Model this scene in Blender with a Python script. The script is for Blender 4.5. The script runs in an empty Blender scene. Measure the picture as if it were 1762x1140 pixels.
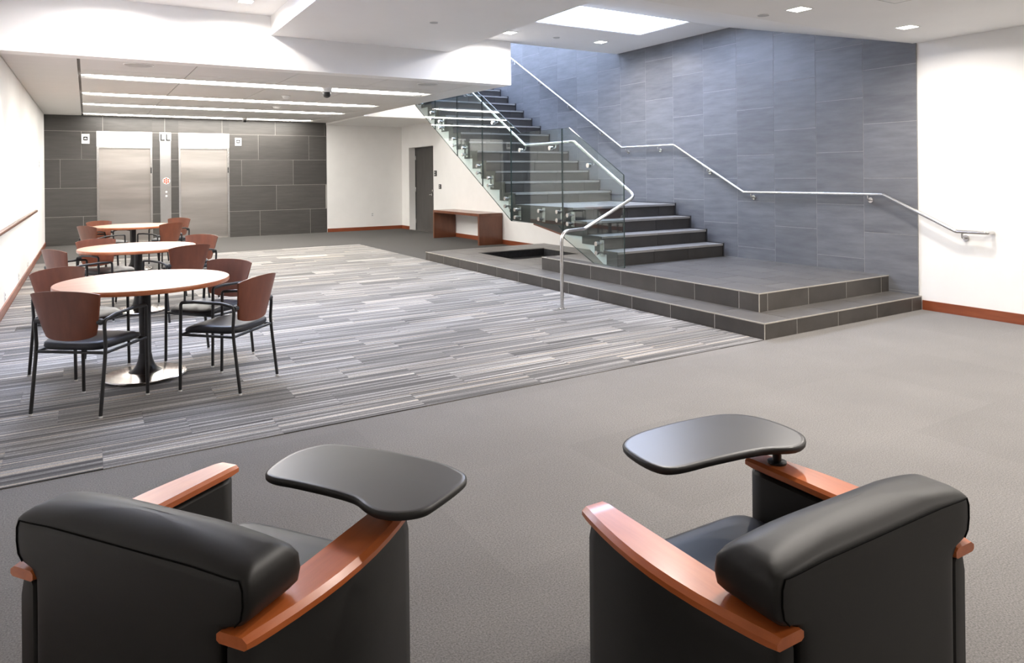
import bpy, bmesh, math, random
from mathutils import Vector, Matrix
random.seed(7)
scene = bpy.context.scene
COL = scene.collection
PI = math.pi

# ------------------------------------------------------------------ camera
F_PX = 1204.5; YAW = math.radians(31.29); ROLL = math.radians(0.56); PY = 301.8; CAM_H = 1.52
fw = Vector((math.sin(YAW), math.cos(YAW), 0)); rt = Vector((math.cos(YAW), -math.sin(YAW), 0)); up = Vector((0, 0, 1))
c_r = rt * math.cos(ROLL) - up * math.sin(ROLL)
c_u = rt * math.sin(ROLL) + up * math.cos(ROLL)
cam_d = bpy.data.cameras.new('camera'); cam = bpy.data.objects.new('camera', cam_d); COL.objects.link(cam)
cam_d.sensor_width = 36.0; cam_d.lens = F_PX / 1762.0 * 36.0; cam_d.shift_y = (PY - 570.0) / 1762.0
cam_d.clip_start = 0.03; cam_d.clip_end = 100
cam.matrix_world = Matrix(((c_r.x, c_u.x, -fw.x, 0), (c_r.y, c_u.y, -fw.y, 0), (c_r.z, c_u.z, -fw.z, CAM_H), (0, 0, 0, 1)))
scene.camera = cam

# ------------------------------------------------------------------ world, exposure, light levels
world = bpy.data.worlds.new('world'); scene.world = world; world.use_nodes = True
world.node_tree.nodes['Background'].inputs[0].default_value = (0.62, 0.76, 1.0, 1)
world.node_tree.nodes['Background'].inputs[1].default_value = 0.6
scene.view_settings.view_transform = 'Standard'; scene.view_settings.look = 'None'
scene.view_settings.gamma = 1.0; scene.view_settings.use_curve_mapping = False
scene.view_settings.exposure = 0.55
scene.cycles.use_denoising = True
scene.cycles.max_bounces = 8; scene.cycles.diffuse_bounces = 5; scene.cycles.transparent_max_bounces = 16
scene.cycles.sample_clamp_indirect = 6.0
SKY_COL = (0.58, 0.70, 1.0)         # daylight through the skylights
SKY_E = 17.0                        # skylight over the platform
SKY_E_LEFT = 24.0                   # skylight over the tables
SKY_E_WELL = 20.0                    # roof light over the stair well
STRIP_E = 21.0                       # fluorescent slots in the lobby ceiling
DOWN_W = 28.0                       # each recessed downlight
WARM = (1.0, 0.93, 0.86)

# ------------------------------------------------------------------ helpers
class MB:
    def __init__(s): s.v = []; s.f = []
    def add(s, vs, fs):
        n = len(s.v); s.v += [tuple(p) for p in vs]; s.f += [tuple(i + n for i in f) for f in fs]; return s
    def box(s, x0, x1, y0, y1, z0, z1):
        return s.add([(x0,y0,z0),(x1,y0,z0),(x1,y1,z0),(x0,y1,z0),(x0,y0,z1),(x1,y0,z1),(x1,y1,z1),(x0,y1,z1)],
                     [(3,2,1,0),(4,5,6,7),(0,1,5,4),(1,2,6,5),(2,3,7,6),(3,0,4,7)])
    def prism(s, poly, h0, h1, axis='z'):
        n = len(poly)
        def m(a, b, h): return {'z': (a, b, h), 'x': (h, a, b), 'y': (a, h, b)}[axis]
        vs = [m(a, b, h0) for a, b in poly] + [m(a, b, h1) for a, b in poly]
        fs = [tuple(range(n))[::-1], tuple(range(n, 2 * n))] + [(i, (i + 1) % n, (i + 1) % n + n, i + n) for i in range(n)]
        return s.add(vs, fs)
    def rings(s, rings, closed=True, cap0=True, cap1=True):
        n = len(rings[0]); vs = [p for r in rings for p in r]; fs = []
        for k in range(len(rings) - 1):
            for i in range(n if closed else n - 1):
                j = (i + 1) % n
                fs.append((k*n+i, k*n+j, (k+1)*n+j, (k+1)*n+i))
        if cap0: fs.append(tuple(range(n))[::-1])
        if cap1: fs.append(tuple(range((len(rings)-1)*n, len(rings)*n)))
        return s.add(vs, fs)
    def lathe(s, prof, cx=0, cy=0, seg=32):
        return s.rings([[(cx + r*math.cos(2*PI*i/seg), cy + r*math.sin(2*PI*i/seg), z) for i in range(seg)] for r, z in prof])
    def cyl(s, p0, p1, r, seg=14): return s.tube([p0, p1], r, seg)
    def tube(s, pts, r, seg=12):
        P = [Vector(p) for p in pts]; rr = r if isinstance(r, (list, tuple)) else [r] * len(P)
        T = [((P[min(i+1, len(P)-1)] - P[max(i-1, 0)]).normalized()) for i in range(len(P))]
        a = Vector((0, 0, 1)) if abs(T[0].z) < .9 else Vector((1, 0, 0))
        n = (a - T[0] * a.dot(T[0])).normalized(); R = []
        for i, p in enumerate(P):
            n = (n - T[i] * n.dot(T[i])).normalized(); b = T[i].cross(n)
            R.append([tuple(p + (n * math.cos(2*PI*k/seg) + b * math.sin(2*PI*k/seg)) * rr[i]) for k in range(seg)])
        return s.rings(R)
    def ball(s, c, r, seg=14, sz=None):
        sz = sz or r
        return s.rings([[(c[0] + r*math.sin(PI*k/8)*math.cos(2*PI*i/seg), c[1] + r*math.sin(PI*k/8)*math.sin(2*PI*i/seg), c[2] - sz*math.cos(PI*k/8)) for i in range(seg)] for k in range(1, 8)])
    def mesh(s, name, smooth=None):
        me = bpy.data.meshes.new(name); me.from_pydata(s.v, [], s.f); me.update()
        bm = bmesh.new(); bm.from_mesh(me); bmesh.ops.recalc_face_normals(bm, faces=bm.faces); bm.to_mesh(me); bm.free()
        if smooth:
            for p in me.polygons: p.use_smooth = True
            try: me.set_sharp_from_angle(angle=math.radians(smooth))
            except Exception: pass
        return me

def link(name, data, parent=None):
    o = bpy.data.objects.new(name, data); COL.objects.link(o)
    if parent is not None: o.parent = parent
    return o
def obj(name, mb, mat, parent=None, smooth=None, bevel=0, seg=2):
    """a mesh object in the coordinates of its parent (local) """
    me = mb.mesh(name, smooth); me.materials.append(mat)
    o = link(name, me, parent)
    if bevel:
        b = o.modifiers.new('bevel', 'BEVEL'); b.width = bevel; b.segments = seg; b.limit_method = 'ANGLE'; b.angle_limit = math.radians(40)
        for p in me.polygons: p.use_smooth = True
        try: me.set_sharp_from_angle(angle=math.radians(50))
        except Exception: pass
    return o
def wobj(name, mb, mat, parent, smooth=None, bevel=0):
    """a part whose mesh is written in world coordinates, under an unrotated parent"""
    o = obj(name, mb, mat, None, smooth, bevel); o.parent = parent
    root = parent
    off = Vector((0, 0, 0))
    while root is not None: off += root.location; root = root.parent
    o.location = -off if parent.parent is None else Vector((0, 0, 0))
    return o
def tag(o, label=None, cat=None, group=None, kind=None):
    if label: o['label'] = label
    if cat: o['category'] = cat
    if group: o['group'] = group
    if kind: o['kind'] = kind
    return o
def thing(name, label, cat, loc=(0, 0, 0), rz=0, group=None):
    o = link(name, None); o.location = loc; o.rotation_euler = (0, 0, rz); return tag(o, label, cat, group)
def struct(name, mb, mat, label=None, smooth=None, bevel=0):
    o = obj(name, mb, mat, None, smooth, bevel); o['kind'] = 'structure'
    if label: o['label'] = label
    return o
def fillet(pts, rad, n=7):
    P = [Vector(p) for p in pts]; out = [P[0]]
    rads = rad if isinstance(rad, (list, tuple)) else [rad] * (len(P) - 2)
    for i in range(1, len(P) - 1):
        a = (P[i-1] - P[i]); b = (P[i+1] - P[i]); la, lb = a.length, b.length; a.normalize(); b.normalize()
        ang = a.angle(b)
        if ang > PI - .02: out.append(P[i]); continue
        d = min(rads[i-1] / math.tan(ang / 2), la * .49, lb * .49)
        q0, q1 = P[i] + a * d, P[i] + b * d
        for k in range(n + 1):
            t = k / n; out.append(q0 * (1-t)**2 + P[i] * 2*t*(1-t) + q1 * t*t)
    out.append(P[-1]); return out

# shared box pieces (tiles, planks, panels)
_box_cache = {}
def piece(name, parent, mat, x0, x1, y0, y1, z0, z1):
    key = (round(x1-x0, 3), round(y1-y0, 3), round(z1-z0, 3), mat.name)
    me = _box_cache.get(key)
    if me is None:
        a, b, c = key[0]/2, key[1]/2, key[2]/2
        me = MB().box(-a, a, -b, b, -c, c).mesh(name); me.materials.append(mat); _box_cache[key] = me
    o = link(name, me, parent)
    o.location = Vector(((x0+x1)/2, (y0+y1)/2, (z0+z1)/2)) - parent.location
    return o
def sub_rect(r, holes):
    """rectangle a0,a1,b0,b1 minus holes -> rectangles"""
    out = [r]
    for h in holes:
        nxt = []
        for a0, a1, b0, b1 in out:
            if h[0] >= a1 or h[1] <= a0 or h[2] >= b1 or h[3] <= b0: nxt.append((a0, a1, b0, b1)); continue
            if h[0] > a0: nxt.append((a0, h[0], b0, b1))
            if h[1] < a1: nxt.append((h[1], a1, b0, b1))
            m0, m1 = max(a0, h[0]), min(a1, h[1])
            if h[2] > b0: nxt.append((m0, m1, b0, h[2]))
            if h[3] < b1: nxt.append((m0, m1, h[3], b1))
        out = nxt
    return [q for q in out if q[1]-q[0] > .02 and q[3]-q[2] > .02]

# ------------------------------------------------------------------ materials
def base_mat(name):
    m = bpy.data.materials.new(name); m.use_nodes = True; nt = m.node_tree
    return m, nt, nt.nodes['Principled BSDF']
def N(nt, t, **k):
    n = nt.nodes.new(t)
    for a, v in k.items(): setattr(n, a, v)
    return n
def ramp(nt, stops):
    r = N(nt, 'ShaderNodeValToRGB'); e = r.color_ramp.elements
    while len(e) < len(stops): e.new(0.5)
    for i, (p, c) in enumerate(stops): e[i].position = p; e[i].color = (*c, 1)
    return r
def mapping(nt, coord='Object', scale=(1, 1, 1), rnd=False):
    tc = N(nt, 'ShaderNodeTexCoord'); mp = N(nt, 'ShaderNodeMapping'); mp.inputs['Scale'].default_value = scale
    nt.links.new(tc.outputs[coord], mp.inputs['Vector'])
    if rnd:
        oi = N(nt, 'ShaderNodeObjectInfo'); mu = N(nt, 'ShaderNodeVectorMath', operation='SCALE'); cb = N(nt, 'ShaderNodeCombineXYZ')
        for i in range(3): nt.links.new(oi.outputs['Random'], cb.inputs[i])
        mu.inputs['Scale'].default_value = 173.0
        nt.links.new(cb.outputs[0], mu.inputs[0]); nt.links.new(mu.outputs[0], mp.inputs['Location'])
    return mp
def noise(nt, vec, scale, detail=4, rough=.55):
    n = N(nt, 'ShaderNodeTexNoise'); n.inputs['Scale'].default_value = scale; n.inputs['Detail'].default_value = detail
    n.inputs['Roughness'].default_value = rough; nt.links.new(vec, n.inputs['Vector']); return n
def bump(nt, b, height, strength=.2, dist=.01):
    n = N(nt, 'ShaderNodeBump'); n.inputs['Strength'].default_value = strength; n.inputs['Distance'].default_value = dist
    nt.links.new(height, n.inputs['Height']); nt.links.new(n.outputs[0], b.inputs['Normal'])
def mix(nt, a, b, fac, mode='MIX'):
    n = N(nt, 'ShaderNodeMix', data_type='RGBA', blend_type=mode)
    for sock, v in ((n.inputs[0], fac), (n.inputs[6], a), (n.inputs[7], b)):
        if hasattr(v, 'is_linked') or hasattr(v, 'links'): nt.links.new(v, sock)
        elif isinstance(v, (int, float)): sock.default_value = v
        else: sock.default_value = (*v, 1)
    return n.outputs[2]
def rough_mat(name, c0, c1, scale=8, rough=.5, spec=.5, metal=0, bump_s=0, bump_d=.004, stretch=(1, 1, 1), coat=0, rnd=False, detail=4, bscale=None):
    m, nt, b = base_mat(name)
    mp = mapping(nt, 'Object', stretch, rnd); n = noise(nt, mp.outputs[0], scale, detail)
    r = ramp(nt, [(.3, c0), (.7, c1)]); nt.links.new(n.outputs['Fac'], r.inputs[0]); nt.links.new(r.outputs[0], b.inputs['Base Color'])
    b.inputs['Roughness'].default_value = rough; b.inputs['Specular IOR Level'].default_value = spec; b.inputs['Metallic'].default_value = metal
    if coat: b.inputs['Coat Weight'].default_value = coat; b.inputs['Coat Roughness'].default_value = .08
    if bump_s:
        n2 = noise(nt, mp.outputs[0], bscale or scale * 3, 3); bump(nt, b, n2.outputs['Fac'], bump_s, bump_d)
    return m
def tile_mat(name, c0, c1, streak=(1, 1, 1), rough=.42, var=.25):
    m, nt, b = base_mat(name)
    mp = mapping(nt, 'Object', streak, True); n = noise(nt, mp.outputs[0], 3.0, 6, .6)
    r = ramp(nt, [(.28, c0), (.72, c1)]); nt.links.new(n.outputs['Fac'], r.inputs[0])
    oi = N(nt, 'ShaderNodeObjectInfo'); mr = N(nt, 'ShaderNodeMapRange'); mr.inputs[3].default_value = 1 - var; mr.inputs[4].default_value = 1 + var
    nt.links.new(oi.outputs['Random'], mr.inputs[0])
    hs = N(nt, 'ShaderNodeHueSaturation'); nt.links.new(mr.outputs[0], hs.inputs['Value']); nt.links.new(r.outputs[0], hs.inputs['Color'])
    nt.links.new(hs.outputs[0], b.inputs['Base Color'])
    b.inputs['Roughness'].default_value = rough; b.inputs['Specular IOR Level'].default_value = .5
    mp2 = mapping(nt, 'Object', tuple(4*q for q in streak), True); n2 = noise(nt, mp2.outputs[0], 22, 4)
    bump(nt, b, n2.outputs['Fac'], .22, .003)
    return m
def emit_mat(name, col, e):
    m, nt, b = base_mat(name)
    b.inputs['Base Color'].default_value = (.9, .9, .9, 1); b.inputs['Emission Color'].default_value = (*col, 1); b.inputs['Emission Strength'].default_value = e
    return m
def wood_mat(name, c0, c1, c2, rough=.3, coat=.4, stretch=(14, 2, 14), scale=2.2):
    m, nt, b = base_mat(name)
    mp = mapping(nt, 'Object', stretch, True); n = noise(nt, mp.outputs[0], scale, 6, .62)
    r = ramp(nt, [(.25, c0), (.5, c1), (.75, c2)]); nt.links.new(n.outputs['Fac'], r.inputs[0]); nt.links.new(r.outputs[0], b.inputs['Base Color'])
    b.inputs['Roughness'].default_value = rough; b.inputs['Coat Weight'].default_value = coat; b.inputs['Coat Roughness'].default_value = .12
    return m

M = {}
M['paint'] = rough_mat('white wall paint', (.80, .79, .77), (.83, .82, .80), 3, .6, .3, bump_s=.03, bscale=120, bump_d=.001)
M['ceil'] = rough_mat('ceiling paint', (.80, .79, .77), (.82, .81, .79), 2, .75, .2)
M['ceil_panel'] = rough_mat('ceiling panel board', (.66, .645, .625), (.70, .685, .665), 2, .7, .25, stretch=(.4, 14, 1))
M['groove'] = rough_mat('shadow groove', (.24, .232, .225), (.28, .272, .265), 6, .8, .1)
M['tile_wall'] = tile_mat('stair wall tile', (.105, .108, .118), (.165, .17, .182), (1, .8, 5), .42, .09)
M['tile_lobby'] = tile_mat('lobby wall tile', (.046, .043, .040), (.074, .069, .064), (.7, 1, 7), .42, .14)
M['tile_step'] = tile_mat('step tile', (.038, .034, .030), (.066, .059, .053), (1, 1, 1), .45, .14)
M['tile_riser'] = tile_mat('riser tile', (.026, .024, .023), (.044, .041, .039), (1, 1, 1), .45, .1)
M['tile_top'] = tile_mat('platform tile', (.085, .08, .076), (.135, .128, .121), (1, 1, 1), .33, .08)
M['tile_tread_lit'] = tile_mat('lit tread tile', (.20, .195, .19), (.28, .273, .265), (1, 1, 1), .32, .08)  # paler than the risers: grazing sky reflection on the treads put into the colour
M['edge_trim'] = rough_mat('pale edge profile', (.36, .33, .29), (.44, .41, .36), 20, .5, .4)
M['grout'] = rough_mat('grout', (.40, .38, .355), (.48, .46, .43), 40, .85, .2)
M['grout_dark'] = rough_mat('dark grout', (.27, .265, .26), (.34, .335, .33), 40, .85, .2)
M['steel'] = rough_mat('brushed stainless steel', (.60, .59, .575), (.70, .69, .675), 6, .24, .5, 1.0, bump_s=.05, stretch=(1, 1, 30), bump_d=.001)
M['steel_door'] = rough_mat('brushed elevator steel', (.42, .39, .36), (.62, .585, .55), 1.6, .30, .5, 1.0, stretch=(.25, 1, 2.2), bump_s=.03, bscale=60, bump_d=.001)
M['steel_white'] = rough_mat('pale enamelled steel', (.80, .79, .77), (.86, .85, .83), 4, .3, .5, .2)
M['black_metal'] = rough_mat('black powder coat', (.010, .010, .011), (.018, .018, .019), 30, .38, .5)
M['black_plastic'] = rough_mat('black plastic', (.02, .02, .021), (.03, .03, .031), 30, .45, .5)
M['dark_trim'] = rough_mat('dark bronze trim', (.03, .03, .032), (.05, .05, .052), 20, .4, .5, .3)
M['vinyl'] = rough_mat('black vinyl', (.012, .0112, .0104), (.017, .0158, .0147), 5, .46, .42, bump_s=.08, bscale=260, bump_d=.0008)
M['seam'] = rough_mat('black thread seam', (.004, .004, .004), (.006, .006, .006), 40, .9, .1)
M['seat'] = rough_mat('dark seat vinyl', (.018, .019, .023), (.025, .026, .031), 6, .40, .36, bump_s=.06, bscale=220, bump_d=.0008)
M['arm_wood'] = wood_mat('orange cherry wood', (.40, .092, .020), (.52, .130, .032), (.60, .17, .050), .31, .32, (9, 1.0, 9))
M['chair_wood'] = wood_mat('red cherry veneer', (.115, .030, .012), (.150, .040, .016), (.19, .055, .023), .42, .10, (6, 6, 1.4))
M['table_wood'] = wood_mat('cherry laminate', (.52, .27, .17), (.58, .32, .21), (.64, .37, .25), .34, .25, (1.5, 9, 4))
M['table_edge'] = wood_mat('cherry edge band', (.38, .115, .045), (.46, .15, .06), (.52, .19, .08), .3, .4, (6, 6, 2))
M['bench_wood'] = wood_mat('reddish brown veneer', (.115, .036, .016), (.15, .049, .022), (.185, .064, .03), .34, .4, (3, 3, .6))
M['base_wood'] = wood_mat('cherry baseboard', (.16, .036, .012), (.21, .051, .018), (.26, .072, .028), .38, .25, (1, 1, 8))
M['bronze'] = rough_mat('polished pedestal metal', (.50, .47, .44), (.58, .55, .52), 4, .22, .5, 1.0)
M['glide'] = rough_mat('pale nylon glide', (.6, .6, .58), (.7, .7, .68), 20, .4, .5)
M['door'] = rough_mat('dark grey door', (.055, .05, .047), (.075, .07, .066), 3, .5, .4, stretch=(5, 5, .6))
M['white_plastic'] = rough_mat('white plastic', (.78, .78, .77), (.84, .84, .83), 20, .4, .5)
M['grey_plastic'] = rough_mat('grey plastic', (.42, .42, .41), (.5, .5, .49), 20, .5, .4)
M['tablet'] = rough_mat('black tablet laminate', (.046, .044, .043), (.058, .056, .054), 3, .30, .65)
M['tablet_edge'] = rough_mat('black rubber edge', (.022, .021, .020), (.03, .029, .028), 30, .5, .4)
M['red'] = rough_mat('red print', (.75, .06, .02), (.82, .08, .03), 20, .5, .4)
M['sky'] = emit_mat('skylight diffuser', SKY_COL, SKY_E)
M['sky_left'] = emit_mat('skylight diffuser left', SKY_COL, SKY_E_LEFT)
M['sky_well'] = emit_mat('roof light diffuser', SKY_COL, SKY_E_WELL)
M['strip'] = emit_mat('fluorescent diffuser', (1.0, .96, .90), STRIP_E)
M['lens'] = emit_mat('downlight lens', (1.0, .95, .86), 14.0)

# glass: tinted transparent sheet with a fresnel reflection
def glass_mat():
    m = bpy.data.materials.new('clear balustrade glass'); m.use_nodes = True; nt = m.node_tree; nt.nodes.clear()
    out = N(nt, 'ShaderNodeOutputMaterial'); mx = N(nt, 'ShaderNodeMixShader'); tr = N(nt, 'ShaderNodeBsdfTransparent'); gl = N(nt, 'ShaderNodeBsdfGlossy')
    # Schlick reflectance, the same on both faces of the sheet
    lf = N(nt, 'ShaderNodeLayerWeight'); lf.inputs['Blend'].default_value = .5
    pw_ = N(nt, 'ShaderNodeMath', operation='POWER'); pw_.inputs[1].default_value = 5.0; nt.links.new(lf.outputs['Facing'], pw_.inputs[0])
    lw = N(nt, 'ShaderNodeMath', operation='MULTIPLY_ADD'); lw.inputs[1].default_value = .94; lw.inputs[2].default_value = .045; nt.links.new(pw_.outputs[0], lw.inputs[0])
    mp = mapping(nt, 'Object'); n = noise(nt, mp.outputs[0], .6, 2); r = ramp(nt, [(.3, (.84, .89, .885)), (.7, (.86, .91, .90))])
    nt.links.new(n.outputs['Fac'], r.inputs[0]); nt.links.new(r.outputs[0], tr.inputs[0])
    gl.inputs['Roughness'].default_value = 0.0; gl.inputs[0].default_value = (1, 1, 1, 1)
    nt.links.new(lw.outputs[0], mx.inputs[0]); nt.links.new(tr.outputs[0], mx.inputs[1]); nt.links.new(gl.outputs[0], mx.inputs[2]); nt.links.new(mx.outputs[0], out.inputs[0])
    return m
M['glass'] = glass_mat()
M['glass_edge'] = rough_mat('green glass edge', (.02, .035, .033), (.04, .06, .056), 10, .15, .6)

def carpet_plain():
    m, nt, b = base_mat('plain grey carpet')
    mp = mapping(nt, 'Object'); n1 = noise(nt, mp.outputs[0], 150, 3, .75); n2 = noise(nt, mp.outputs[0], 1.2, 3)
    mpv = mapping(nt, 'Object', (1.09, 1.09, 0)); v = N(nt, 'ShaderNodeTexVoronoi', feature='F1', distance='CHEBYCHEV'); v.inputs['Scale'].default_value = 1.0; v.inputs['Randomness'].default_value = 0
    nt.links.new(mpv.outputs[0], v.inputs['Vector'])
    r = ramp(nt, [(.30, (.085, .080, .076)), (.70, (.245, .233, .221))]); nt.links.new(n1.outputs['Fac'], r.inputs[0])
    sep = N(nt, 'ShaderNodeSeparateColor'); nt.links.new(v.outputs['Color'], sep.inputs[0])
    mr = N(nt, 'ShaderNodeMapRange'); mr.inputs[3].default_value = .95; mr.inputs[4].default_value = 1.05; nt.links.new(sep.outputs[0], mr.inputs[0])
    mr2 = N(nt, 'ShaderNodeMapRange'); mr2.inputs[1].default_value = .3; mr2.inputs[2].default_value = .7; mr2.inputs[3].default_value = .93; mr2.inputs[4].default_value = 1.07; nt.links.new(n2.outputs['Fac'], mr2.inputs[0])
    mu = N(nt, 'ShaderNodeMath', operation='MULTIPLY'); nt.links.new(mr.outputs[0], mu.inputs[0]); nt.links.new(mr2.outputs[0], mu.inputs[1])
    hs = N(nt, 'ShaderNodeHueSaturation'); nt.links.new(mu.outputs[0], hs.inputs['Value']); nt.links.new(r.outputs[0], hs.inputs['Color'])
    nt.links.new(hs.outputs[0], b.inputs['Base Color']); b.inputs['Roughness'].default_value = .95; b.inputs['Specular IOR Level'].default_value = .1
    b.inputs['Sheen Weight'].default_value = .15
    bump(nt, b, n1.outputs['Fac'], .5, .004)
    return m
def carpet_stripe():
    m, nt, b = base_mat('striped carpet plank')
    mp = mapping(nt, 'Object', (.55, 1, 1), True)
    mpa = mapping(nt, 'Object', (.35, 26, 1), True); a = noise(nt, mpa.outputs[0], 1.0, 1, .5)       # broad bands
    mpb = mapping(nt, 'Object', (.9, 95, 1), True); f = noise(nt, mpb.outputs[0], 1.0, 1, .5)        # fine cords
    mpc = mapping(nt, 'Object', (.25, 40, 1), True); g = noise(nt, mpc.outputs[0], 1.0, 0, .5)       # rare cream cords
    mpd = mapping(nt, 'Object', (1, 1, 1)); s = noise(nt, mpd.outputs[0], 170, 3, .75)
    ra = ramp(nt, [(.32, (.060, .057, .056)), (.50, (.155, .148, .142)), (.66, (.33, .318, .302))]); nt.links.new(a.outputs['Fac'], ra.inputs[0])
    rf = ramp(nt, [(.34, (.45, .45, .45)), (.66, (1.35, 1.35, 1.35))]); nt.links.new(f.outputs['Fac'], rf.inputs[0])
    c1 = mix(nt, ra.outputs[0], rf.outputs[0], 1.0, 'MULTIPLY')
    rg = ramp(nt, [(.68, (0, 0, 0)), (.72, (1, 1, 1))]); nt.links.new(g.outputs['Fac'], rg.inputs[0])
    c2 = mix(nt, c1, (.44, .38, .31), rg.outputs[0])
    rs = ramp(nt, [(.3, (.6, .6, .6)), (.7, (1.4, 1.4, 1.4))]); nt.links.new(s.outputs['Fac'], rs.inputs[0])
    c3 = mix(nt, c2, rs.outputs[0], 1.0, 'MULTIPLY')
    oi = N(nt, 'ShaderNodeObjectInfo'); mr = N(nt, 'ShaderNodeMapRange'); mr.inputs[3].default_value = .78; mr.inputs[4].default_value = 1.28; nt.links.new(oi.outputs['Random'], mr.inputs[0])
    hs = N(nt, 'ShaderNodeHueSaturation'); nt.links.new(mr.outputs[0], hs.inputs['Value']); nt.links.new(c3, hs.inputs['Color'])
    nt.links.new(hs.outputs[0], b.inputs['Base Color']); b.inputs['Roughness'].default_value = .9; b.inputs['Specular IOR Level'].default_value = .15
    b.inputs['Sheen Weight'].default_value = .15
    bump(nt, b, f.outputs['Fac'], .4, .004)
    return m
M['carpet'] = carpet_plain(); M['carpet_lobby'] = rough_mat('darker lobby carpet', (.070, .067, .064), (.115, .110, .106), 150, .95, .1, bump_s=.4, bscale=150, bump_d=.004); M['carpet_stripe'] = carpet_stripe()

# ------------------------------------------------------------------ room shell
XL, XR = -0.82, 7.875                # left and right walls
YB, YF = 19.15, -4.0                 # back wall, wall behind the camera
ZC, ZF = 3.60, 2.942                 # high ceiling, front ceiling
YE = 9.30                            # beam face
XS = 5.65                            # right edge of the lobby ceiling
def zl(y): return 2.925 + .0095 * (y - 9.3)   # lobby ceiling
floor = struct('floor', MB().box(XL-.3, XR+.4, YF-.3, YB+.4, -.2, 0), M['carpet'], 'plain grey carpet covering the floor of the lounge')
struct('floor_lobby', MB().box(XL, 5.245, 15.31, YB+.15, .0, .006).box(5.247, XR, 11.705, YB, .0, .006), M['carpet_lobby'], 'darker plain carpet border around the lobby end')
floor_z = .005
# carpet planks
rows = 36; pw, pd = .925, (15.30 - 4.255) / 36
pm = MB().box(-pw/2+.0008, pw/2-.0008, -pd/2+.0006, pd/2-.0006, -.0025, .0025).mesh('carpet_plank'); pm.materials.append(M['carpet_stripe'])
for j in range(rows):
    y0 = 4.255 + j * pd; x = -.8625 - pw + (pw / 2 if j % 2 else 0) + (.2313 if (j // 2) % 2 else 0)
    while x < 5.24:
        a, b_ = max(x, XL + .02), min(x + pw, 5.245)
        if b_ - a > .05:
            if b_ - a > pw - .01:
                o = link('carpet_plank', pm, floor); o.location = ((a + b_) / 2, y0 + pd / 2, .0035)
            else:
                o = piece('carpet_plank', floor, M['carpet_stripe'], a + .0008, b_ - .0008, y0 + .0006, y0 + pd - .0006, .001, .006)
        x += pw
struct('wall_left', MB().box(XL-.2, XL, YF, YB+.2, 0, 3.7), M['paint'], 'plain white wall along the left side')
struct('wall_front', MB().box(XL-.2, XR+.4, YF-.2, YF, 0, 3.7), M['paint'], 'white wall behind the seating')
# back wall
wb = struct('wall_back', MB().box(XL-.2, XR+.4, YB+.16, YB+.3, 0, 3.4).box(5.665, XR+.4, YB, YB+.17, 0, 3.4), M['paint'], 'back wall with dark tiled elevator lobby and white painted end')
# right wall with door recess
DY0, DY1, DZ = 16.98, 18.62, 2.335
wr = struct('wall_right', MB().box(XR, XR+.35, YF, DY0, -.02, 3.62).box(XR, XR+.35, DY1, YB+.3, -.02, 3.62).box(XR, XR+.35, DY0, DY1, DZ, 3.62)
            .box(XR, XR+.35, 9.0, YB+.3, 3.6, 7.2), M['paint'], 'right wall, white at the front, dark tiled beside the stairs')

# dark tiles of the stair wall (columns 0.6275 wide, half bond)
TW, TH, TX = .6275, .636, 7.857
CLIP = [(4.0, -1.0), (6.95, -1.0), (7.0, .30), (7.5, .45), (8.22, .74), (9.0, .86), (9.6, .95), (15.4, .95 + .5735*5.8)]
def clip_z(y):
    for (a, za), (b_, zb) in zip(CLIP[:-1], CLIP[1:]):
        if a <= y <= b_: return za + (zb - za) * (y - a) / (b_ - a)
    return -1.0
wobj('grout_bed', MB().prism([(4.292, 0), (7.0, 0)] + [q for q in CLIP[2:-1]] + [(14.95, clip_z(14.95)), (14.95, 5.5), (4.292, 5.5)], TX+.002, XR, 'x'), M['grout_dark'], wr)
def clipped_tile(y0, y1, z0, z1):
    c0, c1 = clip_z(y0), clip_z(y1)
    if min(z0 - c0, z0 - c1) >= 0 or y1 < 7.0: return piece('tile', wr, M['tile_wall'], TX, XR, y0, y1, z0, z1)
    poly = [(y0, z0), (y1, z0), (y1, z1), (y0, z1)]; out = []
    f = lambda p: p[1] - (c0 + (c1 - c0) * (p[0] - y0) / (y1 - y0))
    for a, b_ in zip(poly, poly[1:] + poly[:1]):
        fa, fb = f(a), f(b_)
        if fa >= 0: out.append(a)
        if fa * fb < 0: t_ = fa / (fa - fb); out.append((a[0] + (b_[0]-a[0])*t_, a[1] + (b_[1]-a[1])*t_))
    if len(out) < 3: return None
    cy, cz = (y0+y1)/2, (z0+z1)/2
    o = obj('tile', MB().prism([(a - cy, b_ - cz) for a, b_ in out], -(XR-TX)/2, (XR-TX)/2, 'x'), M['tile_wall'], wr); o.location = ((TX+XR)/2, cy, cz)
def tile_low(y):   # lowest z worth tiling
    if y < 4.9: return 0.0
    if y < 7.0: return .33
    if y < 9.5: return .33 + max(0, (y - 7.0)) * .5 - .1
    return 1.0 + (y - 9.5) * .5735 - .35
for k in range(17):
    y0 = 4.29 + TW * k; y1 = y0 + TW; z = (.812 if k % 2 == 0 else .494) - 2 * TH
    while z < 5.2:
        a, b_ = max(z, 0.0), min(z + TH, 5.4)
        top = 2.94 if y1 < 5.0 else 5.4
        if b_ > tile_low(y0) and b_ - a > .03:
            clipped_tile(y0 + .0032, y1 - .0032, a + .0032, b_ - .0032)
        z += TH
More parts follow.
